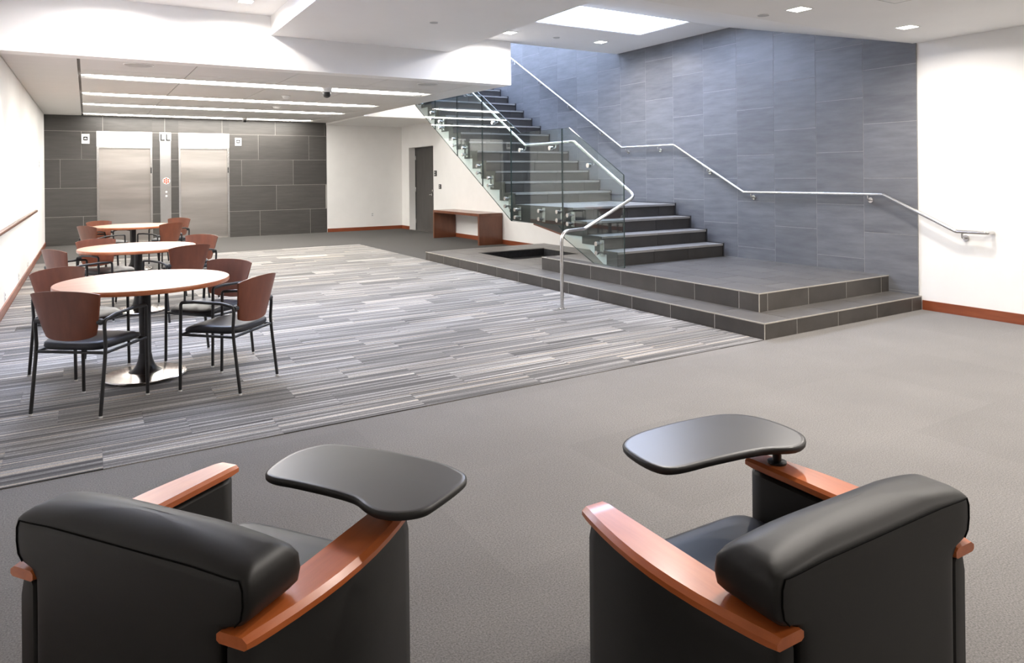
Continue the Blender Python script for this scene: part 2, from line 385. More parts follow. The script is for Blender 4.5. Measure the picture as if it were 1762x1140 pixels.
# lobby tiles
EO = [(.205, 1.375, -.1, 2.66), (1.957, 3.137, -.1, 2.66)]
wobj('grout_bed', MB().box(XL, .205, YB+.004, YB+.02, .0, 3.02).box(.205, 3.137, YB+.004, YB+.02, 2.66, 3.02).box(1.375, 1.957, YB+.004, YB+.02, 0, 2.66).box(3.137, 5.655, YB+.004, YB+.02, 0, 3.02), M['grout'], wb)
LW = 1.318
for zi, (z0, z1, off) in enumerate(((0, .665, 3.883), (.665, 1.325, 4.309), (1.325, 1.995, 3.436), (1.995, 2.65, 3.857), (2.65, 3.02, 4.29))):
    x = off - 5 * LW
    while x < 5.66:
        r = (max(x + .0035, XL), min(x + LW - .0035, 5.655), z0 + .0035, z1 - .0035)
        if r[1] - r[0] > .03:
            for q in sub_rect(r, EO): piece('tile', wb, M['tile_lobby'], q[0], q[1], YB, YB + .018, q[2], q[3])
        x += LW

# ceilings
ceil_front = struct('ceiling', MB().box(XL-.2, XR+.35, YF-.2, 4.33, ZF, ZF+.2), M['ceil'], 'low white ceiling over the front of the lounge')
SY1 = 6.92
struct('ceiling_slope', MB().prism([(4.32, ZF), (SY1, ZC), (SY1, ZC+.2), (4.32, ZF+.2)], XL-.2, XR+.35, 'x'), M['ceil'], 'sloping white ceiling between low and high ceilings')
SKY_R = (4.85, 7.10, 6.93, 7.96); SKY_L = (-.55, 1.75, 6.93, 7.96)
hc = MB()
for q in sub_rect((XL-.2, XR+.35, SY1, YE+.1), [SKY_R, SKY_L]): hc.box(q[0], q[1], q[2], q[3], ZC, ZC+.14)
struct('ceiling_high', hc, M['ceil'], 'high white ceiling with skylights in front of the beam')
struct('trim_1', MB().prism([(5.86, 3.352), (YE + .02, 3.352), (YE + .02, ZC + .02), (5.86 + 1.06, ZC + .02)], 2.042, 4.598, 'x'), M['ceil'], 'wide white dropped soffit running toward the beam')
struct('trim_2', MB().box(XL-.2, XS, YE, YE+.25, zl(YE), ZC+.15), M['paint'], 'white beam face above the lobby ceiling edge')
# lobby ceiling backing and panels
bk = MB().add([(XL-.1, YE+.2, zl(YE+.2)+.03), (XS, YE+.2, zl(YE+.2)+.03), (XS, YB+.2, zl(YB+.2)+.03), (XL-.1, YB+.2, zl(YB+.2)+.03),
               (XL-.1, YE+.2, 3.75), (XS, YE+.2, 3.75), (XS, YB+.2, 3.75), (XL-.1, YB+.2, 3.75)],
              [(3,2,1,0),(4,5,6,7),(0,1,5,4),(1,2,6,5),(2,3,7,6),(3,0,4,7)])
lc = struct('ceiling_lobby', bk, M['groove'], 'panelled lobby ceiling with four light slots')
LIGHT_Y = [11.30, 13.86, 16.02, 18.66]; LIGHT_HALF = .24
def panel(x0, x1, y0, y1):
    g = .006
    v = []
    for z_ in (0, .032):
        for (x, y) in ((x0+g, y0+g), (x1-g, y0+g), (x1-g, y1-g), (x0+g, y1-g)): v.append((x, y, zl(y) + z_))
    wobj('ceiling_panel', MB().add(v, [(3,2,1,0),(4,5,6,7),(0,1,5,4),(1,2,6,5),(2,3,7,6),(3,0,4,7)]), M['ceil_panel'], lc)
xs_ = [-.06, 1.20, 2.47, 3.74, 5.12]
panel(XL, -.082, YE + .001, YB + .05)
panel(5.12, XS, YE + .001, YB + .05)
ycuts = [YE + .001, 10.52, 13.2, 15.3, 18.0]
for i in range(4):
    for k, ly in enumerate(LIGHT_Y):
        ya = ycuts[k] if k else YE + .001
        segs = [(YE + .001, 10.52), (10.52, ly - LIGHT_HALF)] if k == 0 else [(LIGHT_Y[k-1] + LIGHT_HALF, ycuts[k+1] if k < 3 else 17.4), (ycuts[k+1] if k < 3 else 17.4, ly - LIGHT_HALF)]
        if k == 1: segs = [(LIGHT_Y[0] + LIGHT_HALF, 13.2), (13.2, ly - LIGHT_HALF)]
        if k == 2: segs = [(LIGHT_Y[1] + LIGHT_HALF, 15.3), (15.3, ly - LIGHT_HALF)]
        for a, b_ in segs: panel(xs_[i], xs_[i+1], a, b_)
    panel(xs_[i], xs_[i+1], LIGHT_Y[3] + LIGHT_HALF, YB + .05)
# fascia and ceiling beyond the stair well, stair-well shaft
FY = 16.05
struct('ceiling_alcove', MB().box(XS, XR+.3, FY+.15, YB+.3, 2.965, 3.2), M['ceil'], 'low white ceiling over the door alcove')
struct('trim_3', MB().box(XS, XR+.2, FY, FY+.15, 2.965, 7.0), M['paint'], 'white fascia closing the stair well above the door alcove')
struct('wall_well', MB().box(XS-.15, XS, YE+.02, FY+.1, 3.02, 7.0).box(XS-.15, XR+.3, YE-.05, YE+.02, 3.62, 7.0), M['paint'], 'white walls of the open stair well above')
roof = MB()
WELL = (6.0, 7.5, 10.0, 15.2)
for q in sub_rect((XS-.2, XR+.35, YE-.1, FY+.2), [WELL]): roof.box(q[0], q[1], q[2], q[3], 7.0, 7.15)
struct('ceiling_well', roof, M['ceil'], 'white ceiling high above the stair well')

# baseboards
bb = .105
struct('baseboard_left', MB().box(XL, XL+.016, YF, YB, 0, bb), M['base_wood'], 'cherry wood baseboard along left wall')
struct('baseboard_back', MB().box(5.668, XR, YB-.016, YB, 0, bb), M['base_wood'], 'cherry wood baseboard below white back wall')
struct('baseboard_right', MB().box(XR-.016, XR, 11.72, DY0, 0, bb).box(XR-.016, XR, DY1, YB, 0, bb), M['base_wood'], 'cherry wood baseboard beneath the stairs')
struct('baseboard_front', MB().box(XR-.016, XR, YF, 4.25, 0, bb), M['base_wood'], 'cherry wood baseboard on white right wall')

# ------------------------------------------------------------------ skylights and lamps
def skylight(name, q, z, mat, label, shaft=.06):
    t = thing(name, label, 'skylight', ((q[0]+q[1])/2, (q[2]+q[3])/2, z))
    w = .02
    wobj('curb', MB().box(q[0], q[0]+w, q[2], q[3], z+.005, z+shaft+.10).box(q[1]-w, q[1], q[2], q[3], z+.005, z+shaft+.10).box(q[0]+w, q[1]-w, q[2], q[2]+w, z+.005, z+shaft+.10).box(q[0]+w, q[1]-w, q[3]-w, q[3], z+.005, z+shaft+.10), M['ceil'], t)
    wobj('diffuser', MB().box(q[0]+w, q[1]-w, q[2]+w, q[3]-w, z+shaft, z+shaft+.04), mat, t)
    return t
skylight('skylight', SKY_R, ZC, M['sky'], 'bright rectangular skylight above the tiled platform')
skylight('skylight', SKY_L, ZC, M['sky_left'], 'bright skylight in the recess above the round tables', .75)
skylight('skylight', WELL, 7.0, M['sky_well'], 'large roof light high over the stair well')

for i, (ly, lab) in enumerate(zip(LIGHT_Y, ('long lit ceiling slot nearest the beam in the lobby', 'second lit ceiling slot from the beam in the lobby', 'third lit ceiling slot from the beam in the lobby', 'lit ceiling slot against the dark elevator wall'))):
    t = thing('light_slot', lab, 'ceiling light', (2.53, ly, zl(ly)), group='lit slots in the lobby ceiling')
    hw = LIGHT_HALF - .01; z = zl(ly) + .006
    wobj('housing', MB().box(-.05, 5.11, ly-hw, ly-hw+.012, z, z+.02).box(-.05, 5.11, ly+hw-.012, ly+hw, z, z+.02), M['ceil_panel'], t)
    wobj('diffuser', MB().prism([(-.05, ly), (.5, ly - hw + .014), (4.5, ly - hw + .014), (5.10, ly), (4.5, ly + hw - .014), (.5, ly + hw - .014)], z + .004, z + .016), M['strip'], t)
    for e0, e1 in ((-.052, .5), (4.5, 5.112)):
        pass

ZS_ = ZLAND_TOP = 1.06 + .1795*16 - .35
t = thing('light_slot', 'added light box under the upper landing brightening the alcove fascia', 'ceiling light', (6.8, 15.4, ZS_))  # made-up lamp, added to brighten the fascia over the alcove
wobj('housing', MB().box(5.95, 7.65, 15.30, 15.31, ZS_-.04, ZS_).box(5.95, 7.65, 15.50, 15.51, ZS_-.04, ZS_).box(5.95, 5.96, 15.31, 15.50, ZS_-.04, ZS_).box(7.64, 7.65, 15.31, 15.50, ZS_-.04, ZS_), M['white_plastic'], t)
wobj('diffuser', MB().box(5.97, 7.63, 15.32, 15.49, ZS_-.035, ZS_-.012), M['strip'], t)

def downlight(x, y, z, label, watts=DOWN_W, real=True):
    t = thing('downlight', label, 'ceiling light', (x, y, z), group='square recessed downlights')
    s = .085
    obj('trim_ring', MB().box(-s, s, -s, -s+.012, -.004, .002).box(-s, s, s-.012, s, -.004, .002).box(-s, -s+.012, -s+.012, s-.012, -.004, .002).box(s-.012, s, -s+.012, s-.012, -.004, .002), M['white_plastic'], t)
    obj('lens', MB().box(-s+.012, s-.012, -s+.012, s-.012, -.003, .0015), M['lens'], t)
    l = bpy.data.lights.new('downlight_lamp', 'AREA'); l.shape = 'SQUARE'; l.size = .13; l.energy = watts; l.color = WARM; l.spread = math.radians(164)
    lo = link('lamp', l, t); lo.location = (0, 0, -.012)
    return t
downlight(5.309, 3.90, ZF, 'square downlight in low ceiling nearer the sloped edge middle')
downlight(6.916, 3.86, ZF, 'square downlight in low ceiling beside the white right wall')
for x, y, lab in ((2.9, 2.0, 'unseen square downlight added to brighten the carpet by the armchairs'), (3.70, 3.9, 'square downlight in low ceiling over the carpet seam'),  # the lamp by the armchairs is unseen, added to lift the central carpet
                  (3.7, 1.6, 'square downlight right of the armchairs'), (5.3, 1.6, 'square downlight over open carpet near the front'), (6.9, 1.6, 'square downlight near front of right wall'),
                  (3.7, -1.2, 'unseen square downlight added as fill behind the camera, middle'), (6.9, -1.2, 'unseen square downlight added as fill behind the camera, right')):  # lamps behind the camera are unseen, added as general fill
    downlight(x, y, ZF, lab)
downlight(6.917, 8.66, ZC, 'square downlight in high ceiling behind the skylight')
downlight(5.289, 8.72, ZC, 'square downlight in high ceiling at the beam end')
downlight(1.62, 8.66, ZC, 'square downlight in the recess beside the dropped soffit')
downlight(.30, 8.66, ZC, 'square downlight in the recess above the tables')

# ceiling fittings
t = thing('access_hatch', 'flush square access hatch in the low ceiling near the front', 'hatch', (5.55, 3.07, ZF))
wobj('frame', MB().box(5.25, 5.85, 2.77, 2.778, ZF-.003, ZF).box(5.25, 5.85, 3.362, 3.37, ZF-.003, ZF).box(5.25, 5.258, 2.778, 3.362, ZF-.003, ZF).box(5.842, 5.85, 2.778, 3.362, ZF-.003, ZF), M['grey_plastic'], t)
wobj('panel', MB().box(5.26, 5.84, 2.78, 3.36, ZF-.002, ZF), M['ceil'], t)
def disc(name, x, y, z, r, mat, label, cat, hgt=.008):
    t = thing(name, label, cat, (x, y, z))
    obj('rim', MB().lathe([(r, 0), (r, -hgt), (r*.93, -hgt-.002), (r*.93, 0)], seg=28), M['white_plastic'], t, 40)
    obj('grille', MB().lathe([(r*.92, -.001), (r*.92, -hgt+.001), (r*.5, -hgt), (.001, -hgt)], seg=28), mat, t, 40)
disc('ceiling_speaker', .56, 9.75, zl(9.75), .17, M['grey_plastic'], 'round grey ceiling speaker near left wall', 'speaker')
disc('ceiling_speaker', 4.47, 9.80, zl(9.8), .17, M['grey_plastic'], 'round grey ceiling speaker near the stairs', 'speaker')
def cam_dome(x, y, s, label):
    t = thing('security_camera', label, 'camera', (x, y, zl(y)))
    obj('mount', MB().lathe([(.075*s, 0), (.075*s, -.05*s), (.06*s, -.06*s)], seg=20), M['white_plastic'], t, 40)
    obj('dome', MB().lathe([(.056*s, -.058*s), (.056*s, -.09*s), (.045*s, -.12*s), (.02*s, -.135*s), (.001, -.138*s)], seg=20), M['black_plastic'], t, 60)
cam_dome(3.28, 11.05, 1.15, 'dome security camera beside the nearest light slot')
cam_dome(3.36, 18.25, .8, 'small dome security camera by the elevator wall')
def detector(x, y, z, r, label):
    t = thing('smoke_detector', label, 'detector', (x, y, z))
    obj('base', MB().lathe([(r, 0), (r, -.015), (r*.9, -.02)], seg=20), M['white_plastic'], t, 40)
    obj('sensor', MB().lathe([(r*.75, -.018), (r*.7, -.045), (r*.4, -.055), (.001, -.056)], seg=20), M['white_plastic'], t, 40)
detector(3.30, 14.6, zl(14.6), .09, 'white smoke detector between the light slots')
detector(3.0, 12.55, zl(12.55), .075, 'flat white detector near dome camera')
def sprinkler(x, y, z, label):
    t = thing('sprinkler_cover', label, 'sprinkler', (x, y, z))
    obj('plate', MB().lathe([(.05, 0), (.05, -.008), (.001, -.010)], seg=18), M['grey_plastic'], t, 40)
    obj('rim', MB().lathe([(.056, 0), (.056, -.004), (.051, -.005)], seg=18), M['white_plastic'], t, 40)
sprinkler(5.216, 4.20, ZF, 'small round sprinkler cover at low ceiling edge')
sprinkler(6.091, 8.69, ZC, 'small round sprinkler cover behind the skylight')
sprinkler(3.55, 7.6, 3.352, 'small round sprinkler cover under the dropped soffit')

# ------------------------------------------------------------------ elevators
def elevator(n, x0, x1, label):
    t = thing('door_%d' % n, label, None, ((x0+x1)/2, YB, 0)); t['kind'] = 'structure'
    f = .045
    wobj('frame', MB().box(x0, x0+f, YB-.012, YB+.15, 0, 2.29).box(x1-f, x1, YB-.012, YB+.15, 0, 2.29).box(x0+f, x1-f, YB+.0, YB+.15, 2.262, 2.29), M['steel'], t)
    wobj('header_panel', MB().box(x0, x1, YB-.014, YB+.15, 2.292, 2.66), M['steel_white'], t, bevel=.003)
    wobj('door_panel', MB().box(x0+f, x1-f, YB+.10, YB+.13, .01, 2.262), M['steel_door'], t)
    wobj('sill', MB().box(x0+f, x1-f, YB+.0, YB+.10, 0, .012), M['steel'], t)
    wobj('hall_lantern', MB().box(x1-f+.004, x1-f+.03, YB-.02, YB-.012, 1.66, 1.80), M['black_plastic'], t)
elevator(1, EO[0][0], EO[0][1], 'brushed steel elevator door left of the call panel')
elevator(2, EO[1][0], EO[1][1], 'brushed steel elevator door right of the call panel')
t = thing('call_panel', 'tall steel elevator call panel marked LL with red emblem', 'call panel', (1.6625, YB, 0))
wobj('plate', MB().box(1.54, 1.785, YB-.012, YB-.0005, .0, 2.44), M['steel'], t, bevel=.003)
wobj('level_plate', MB().box(1.535, 1.79, YB-.018, YB-.0005, 2.44, 2.66), M['steel_white'], t, bevel=.003)
for x in (1.552, 1.675):
    o = wobj('letter', MB().box(x, x+.032, YB-.026, YB-.018, 2.455, 2.62).box(x+.032, x+.10, YB-.026, YB-.018, 2.455, 2.488), M['black_plastic'], t)
def hexa(cx, cz, r): return [(cx + r*math.cos(PI/6 + PI/3*k), cz + r*math.sin(PI/6 + PI/3*k)) for k in range(6)]
wobj('emblem_disc', MB().prism([(1.677 + .082*math.cos(2*PI*k/24), 1.472 + .082*math.sin(2*PI*k/24)) for k in range(24)], YB-.016, YB-.012, 'y'), M['white_plastic'], t)
for k in range(7):
    a = PI/2 + PI/3*k; rr = .05 if k < 6 else 0
    wobj('emblem_mark', MB().prism(hexa(1.677 + rr*math.cos(a), 1.472 + rr*math.sin(a), .0225), YB-.020, YB-.016, 'y'), M['red'], t)
for z in (1.20, 1.10):
    wobj('button', MB().prism([(1.676 + .024*math.cos(2*PI*k/16), z + .024*math.sin(2*PI*k/16)) for k in range(16)], YB-.020, YB-.012, 'y'), M['white_plastic'], t)
def lift_sign(x0, x1, z0, z1, label):
    t = thing('elevator_sign', label, 'sign', ((x0+x1)/2, YB, (z0+z1)/2), group='elevator signs')
    wobj('plate', MB().box(x0, x1, YB-.012, YB, z0, z1), M['white_plastic'], t, bevel=.002)
    cx, cz = (x0+x1)/2, (z0+z1)/2 + .008; s = .047
    wobj('pictogram', MB().prism([(cx + s*(abs(math.cos(a))**.4)*math.copysign(1, math.cos(a)), cz + s*(abs(math.sin(a))**.4)*math.copysign(1, math.sin(a))) for a in [2*PI*k/24 + .01 for k in range(24)]], YB-.015, YB-.012, 'y'), M['black_plastic'], t)
    wobj('arrow', MB().prism([(cx-.03, cz-.014), (cx+.03, cz-.014), (cx+.03, cz+.002), (cx+.012, cz+.002), (cx, cz+.022), (cx-.014, cz+.006), (cx-.03, cz+.002)], YB-.017, YB-.015, 'y'), M['white_plastic'], t)
lift_sign(-.095, .067, 2.36, 2.587, 'white square sign with black pictogram left of elevators')
lift_sign(3.28, 3.435, 2.36, 2.561, 'white square sign with black pictogram right of elevators')

# ------------------------------------------------------------------ alcove door, outlets, readers
t = thing('door_3', 'dark grey door in white recess under the stairs', None, (XR+.2, (DY0+DY1)/2, 0)); t['kind'] = 'structure'
dp3 = wobj('door_panel', MB().box(XR+.205, XR+.25, DY0+.02, DY1-.02, .01, DZ-.015), M['door'], t, bevel=.003)
wobj('frame', MB().box(XR+.19, XR+.26, DY1-.02, DY1, 0, DZ).box(XR+.19, XR+.26, DY0, DY0+.02, 0, DZ).box(XR+.19, XR+.26, DY0+.02, DY1-.02, DZ-.014, DZ), M['dark_trim'], t)
for z in (.25, 1.15, 2.05): wobj('hinge', MB().cyl((XR+.195, DY1-.03, z-.06), (XR+.195, DY1-.03, z+.06), .012), M['steel'], t)
h = wobj('handle', MB().cyl((XR+.205, 17.45, 1.02), (XR+.16, 17.45, 1.02), .032, 16).tube([(XR+.165, 17.45, 1.02), (XR+.155, 17.50, 1.02), (XR+.155, 17.57, 1.018)], .012), M['steel'], dp3, 40)
wobj('lock', MB().cyl((XR+.205, 17.45, 1.13), (XR+.185, 17.45, 1.13), .028, 16), M['steel'], dp3, 40)
wobj('threshold', MB().box(XR, XR+.2, DY0+.02, DY1-.02, 0, .012), M['steel'], t)
def wall_box(name, x0, x1, y0, y1, z0, z1, label, cat, mat, facing):
    t = thing(name, label, cat, ((x0+x1)/2, (y0+y1)/2, (z0+z1)/2))
    wobj('plate', MB().box(x0, x1, y0, y1, z0, z1), mat, t, bevel=.003)
    m = (z0+z1)/2; hh = (z1-z0)
    for k in (-1, 1):
        zc = m + k*hh*.2
        if facing == 'x-': wobj('socket', MB().box(x0-.003, x0, y0+(y1-y0)*.25, y1-(y1-y0)*.25, zc-hh*.12, zc+hh*.12), M['grey_plastic'], t)
        elif facing == 'x+': wobj('socket', MB().box(x1, x1+.003, y0+(y1-y0)*.25, y1-(y1-y0)*.25, zc-hh*.12, zc+hh*.12), M['grey_plastic'], t)
        else: wobj('socket', MB().box(x0+(x1-x0)*.25, x1-(x1-x0)*.25, y0-.003, y0, zc-hh*.12, zc+hh*.12), M['grey_plastic'], t)
wall_box('card_reader', XR-.03, XR, 16.76, 16.88, 1.52, 1.67, 'black card reader beside the dark door, upper', 'card reader', M['black_plastic'], 'x-')
wall_box('push_plate', XR-.02, XR, 16.50, 16.62, 1.19, 1.31, 'black switch plate beside the dark door, lower', 'switch', M['black_plastic'], 'x-')
wall_box('outlet', 6.92, 7.0, YB-.008, YB, .385, .505, 'grey wall outlet on the white back wall', 'outlet', M['white_plastic'], 'y-')
wall_box('outlet', XR-.008, XR, 14.35, 14.44, .40, .52, 'wall outlet behind the wooden bench', 'outlet', M['white_plastic'], 'x-')
for y, lab in ((13.57, 'white outlet low on left wall, farthest'), (11.85, 'white outlet low on left wall, middle'), (9.955, 'white outlet low on left wall, nearest')):
    wall_box('outlet', XL, XL+.008, y-.04, y+.04, .12, .235, lab, 'outlet', M['white_plastic'], 'x+')
wall_box('light_switch', XL, XL+.008, 17.0, 17.09, 1.77, 1.92, 'white switch plate on left wall by the elevators', 'switch', M['white_plastic'], 'x+')
# wooden rail on the left wall
t = thing('wall_rail', 'reddish wooden handrail along the white left wall', 'handrail', (XL, 9.0, .97))
wobj('rail', MB().prism([(XL+.035, .955), (XL+.072, .955), (XL+.078, .975), (XL+.072, .994), (XL+.04, .996), (XL+.03, .976)], 4.0, 15.0, 'y'), M['bench_wood'], t, bevel=.006)
for y in (5.5, 8.0, 10.5, 13.0, 14.6): wobj('bracket', MB().cyl((XL, y, .96), (XL+.05, y, .96), .012), M['steel'], t, 40)

# ------------------------------------------------------------------ wooden bench under the stairs
t = thing('bench', 'reddish brown waterfall bench against the wall under the stairs', 'bench', (7.57, 14.5, 0))
BX0, BX1, BY0, BY1, BZ, BT = 7.27, XR-.018, 13.36, 15.72, .695, .06
wobj('top', MB().box(BX0, BX1, BY0, BY1, BZ-BT, BZ), M['bench_wood'], t, bevel=.004)
for y in (BY0, BY1-BT): wobj('side_panel', MB().box(BX0, BX1, y, y+BT, 0, BZ-BT), M['bench_wood'], t, bevel=.003)

# ------------------------------------------------------------------ tiled platforms
P1 = (5.26, 7.855, 4.255, 11.70); Z1 = .152
HOLE = (5.95, 7.36, 9.71, 10.98)
P2 = (5.64, 7.855, 4.625, 8.47); Z2 = .337
def platform(name, P, z0, z1, holes, bury, label, joints_left, joints_front):
    t = thing(name, label, 'platform', ((P[0]+P[1])/2, (P[2]+P[3])/2, z0))
    body = MB()
    for q in sub_rect((P[0]+.0015, P[1], P[2]+.0015, P[3]-.0015), holes): body.box(q[0], q[1], q[2], q[3], z0, z1-.002)
    wobj('grout_bed', body, M['grout'], t)
    # top tiles, running bond along Y
    x = P[0]; i = 0
    while x < P[1] - .03:
        w = .398 if (z0 > .1 or i) else .385
        w = TW if z0 < .1 and i > 0 else w
        x1 = min(x + w, P[1]); y = P[2] - (TW/2 if i % 2 else 0)
        while y < P[3]:
            r = (x+.003 if x > P[0] else x, x1-.003, max(y, P[2])+(.003 if y > P[2] else 0), min(y+TW, P[3])-.003)
            if r[3] - r[2] > .03:
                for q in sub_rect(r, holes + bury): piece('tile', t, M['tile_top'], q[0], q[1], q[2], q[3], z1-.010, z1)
            y += TW
        x = x1; i += 1
    # pale metal edge profiles
    piece('edge_trim', t, M['edge_trim'], P[0]-.003, P[0]+.004, P[2]-.003, P[3], z1-.010, z1+.001)
    piece('edge_trim', t, M['edge_trim'], P[0]+.004, P[1], P[2]-.003, P[2]+.004, z1-.010, z1+.001)
    piece('corner_trim', t, M['edge_trim'], P[0]-.003, P[0]+.004, P[2]-.003, P[2]+.004, z0+.001, z1-.010)
    # face tiles
    ys = [P[2]] + joints_left
    while ys[-1] < P[3] - .7: ys.append(ys[-1] + .611)
    ys.append(P[3])
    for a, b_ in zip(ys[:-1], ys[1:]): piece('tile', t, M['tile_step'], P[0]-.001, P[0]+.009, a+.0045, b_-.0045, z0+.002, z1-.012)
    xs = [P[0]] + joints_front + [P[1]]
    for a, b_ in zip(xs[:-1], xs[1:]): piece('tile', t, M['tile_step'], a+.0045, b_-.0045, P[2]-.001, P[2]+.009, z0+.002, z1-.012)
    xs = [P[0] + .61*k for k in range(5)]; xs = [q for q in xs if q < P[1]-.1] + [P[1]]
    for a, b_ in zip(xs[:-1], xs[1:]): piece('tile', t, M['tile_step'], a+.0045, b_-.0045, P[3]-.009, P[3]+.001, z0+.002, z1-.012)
    return t
pl = platform('tiled_platform', P1, 0, Z1, [HOLE], [(P2[0], P2[1], P2[2], P2[3])], 'low dark tiled platform on the carpet with a square pit', [4.85, 5.46, 6.07, 6.68], [5.718, 6.355, 7.012, 7.665])
for q in ((HOLE[0]-.004, HOLE[0]+.006, HOLE[2], HOLE[3]), (HOLE[1]-.006, HOLE[1]+.004, HOLE[2], HOLE[3]), (HOLE[0]+.006, HOLE[1]-.006, HOLE[2]-.004, HOLE[2]+.006), (HOLE[0]+.006, HOLE[1]-.006, HOLE[3]-.006, HOLE[3]+.004)):
    piece('pit_liner', pl, M['dark_trim'], q[0], q[1], q[2], q[3], .012, Z1-.014)
piece('pit_floor', pl, M['dark_trim'], HOLE[0]+.006, HOLE[1]-.006, HOLE[2]+.006, HOLE[3]-.006, .001, .012)
platform('tiled_platform', P2, Z1, Z2, [], [(5.84, 7.80, 7.05, 8.6)], 'upper dark tiled platform at the foot of the stairs', [4.875, 5.482, 6.092, 6.713, 7.32], [5.765, 6.405, 7.053, 7.706])

# ------------------------------------------------------------------ staircase
SX0, SX1 = 5.83, 7.765
st = thing('staircase', 'dark tiled staircase with a landing rising beside the tiled wall', 'staircase', (6.8, 7.0, Z2))
R1, T1 = (1.06 - Z2) / 4, .317; R2, T2 = .1795, .313; Y1, Y2, ZLAND = 7.0, 9.5, 1.06
steps = []                                   # (front y, back y, bottom z, top z)
for k in range(4): steps.append((Y1 + T1*k, Y1 + T1*(k+1) if k < 3 else Y2, Z2 + R1*k, Z2 + R1*(k+1)))
NST = 16
for k in range(NST): steps.append((Y2 + T2*k, Y2 + T2*(k+1) if k < NST-1 else FY, ZLAND + R2*k, ZLAND + R2*(k+1)))
# concrete core
prof = [(Y1+.03, Z2)]
for (a, b_, z0, z1) in steps: prof += [(a+.03, z1-.03)] if not prof or abs(prof[-1][1]-(z1-.03)) < 1e-6 else [(a+.03, prof[-1][1]), (a+.03, z1-.03)]
def clean(p):
    o = []
    for q in p:
        if not o or abs(q[0]-o[-1][0]) + abs(q[1]-o[-1][1]) > 1e-6: o.append(q)
    return o
def soffit(y): return .913 + .5735 * (y - 9.81)
core_top = clean(prof + [(FY-.01, steps[-1][3]-.03)])
core = core_top + [(FY-.01, steps[-1][3]-.35), (14.6, steps[-1][3]-.35), (13.6, soffit(13.6)), (9.62, .805), (8.98, .79), (8.22, .676), (7.75, .60), (7.30, Z2)]
core_m = wobj('stair_slab', MB().prism(clean(core), SX0+.012, SX1, 'x'), M['paint'], st)
# dark sawtooth cladding on the open side
up_ = [(Y1, Z2)]
for (a, b_, z0, z1) in steps: up_ += [(a, z0), (a, z1)] if abs(a - Y1) > 1e-6 else [(a, z1)]
up_ = [q for q in clean(up_) if q[0] < 14.3]
low = []
for (a, b_, z0, z1) in reversed(steps[4:]):
    if a < 14.0: low += [(a + .18, z1 - .13), (a + .18, z0 - .13)]
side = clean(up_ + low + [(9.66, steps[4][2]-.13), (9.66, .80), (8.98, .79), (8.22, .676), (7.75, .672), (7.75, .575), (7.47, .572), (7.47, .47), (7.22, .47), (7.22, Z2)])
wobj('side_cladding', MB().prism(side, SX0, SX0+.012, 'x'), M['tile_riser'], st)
wobj('soffit_strip', MB().prism([(8.98, .79), (8.22, .676), (8.22, .65), (8.98, .765)], SX0+.001, SX0+.05, 'x'), M['bench_wood'], st)
# treads and risers in tiles
def split(x0, x1, off):
    xs = [x0]; x = x0 + off
    while x < x1 - .08: xs.append(x); x += TW
    return xs + [x1]
for n, (a, b_, z0, z1) in enumerate(steps):
    off = TW if n % 2 == 0 else .36
    xs = split(SX0, SX1, off)
    for x0, x1 in zip(xs[:-1], xs[1:]):
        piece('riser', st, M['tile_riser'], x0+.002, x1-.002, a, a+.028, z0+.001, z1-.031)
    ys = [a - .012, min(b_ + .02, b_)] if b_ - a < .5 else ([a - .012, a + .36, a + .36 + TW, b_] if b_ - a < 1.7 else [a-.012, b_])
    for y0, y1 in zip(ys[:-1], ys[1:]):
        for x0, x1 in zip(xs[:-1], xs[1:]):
            piece('tread', st, M['tile_tread_lit'], x0+.002, x1-.002, y0+(.002 if y0 > a else 0), y1-.002, z1-.028, z1)
    if n < 19:
        piece('end_plate', st, M['dark_trim'], SX1, SX1+.022, a-.016, a+.05, z0+.003, z1+.012)
        wobj('end_edge', MB().box(SX1, SX1+.012, a+.05, b_, z1-.03, z1+.012), M['dark_trim'], st)

# ------------------------------------------------------------------ balustrade
GX0, GX1 = 5.748, 5.762
def gtop(y):
    if y < 7.92: return 1.514 + (y - 6.767) * (2.178 - 1.514) / (7.92 - 6.767)
    if y < 9.207: return 2.178
    return 2.178 + .5765 * (y - 9.207)
def gbot(y): return .797 + .578 * (y - 9.49)
JY = [6.770, 8.095, 9.490, 10.430, 11.368, 12.300, 13.235]
polys = []
g = .006
polys.append([(JY[0], .345), (7.40, .345), (8.068, .63), (JY[1]-g, .70), (JY[1]-g, 2.178), (7.92, 2.178), (JY[0], 1.514)])
polys.append([(JY[1]+g, .73), (8.20, .797), (JY[2]-g, .797), (JY[2]-g, gtop(JY[2])), (9.207, 2.178), (JY[1]+g, 2.178)])
for k in range(2, 6): polys.append([(JY[k]+g, gbot(JY[k])), (JY[k+1]-g, gbot(JY[k+1])), (JY[k+1]-g, gtop(JY[k+1])), (JY[k]+g, gtop(JY[k]))])
glabels = ['lowest glass balustrade panel with slanted top beside the lower steps', 'flat topped glass balustrade panel at the landing', 'glass balustrade panel just above the landing', 'second glass panel above the landing on the upper flight', 'third glass panel above the landing on the upper flight', 'glass panel nearest the lobby ceiling on the upper flight']
clamps = [[(7.305, .55), (7.942, .898)], [(8.20, .935), (8.672, .93), (9.345, .925)], [(9.65, 1.09), (10.20, 1.42)], [(10.58, 1.63), (11.12, 1.96)], [(11.50, 2.14), (12.07, 2.50)], [(12.44, 2.70), (13.0, 3.04)]]
def yface_frame(p, w):   # thin border strips along a polygon
    pass
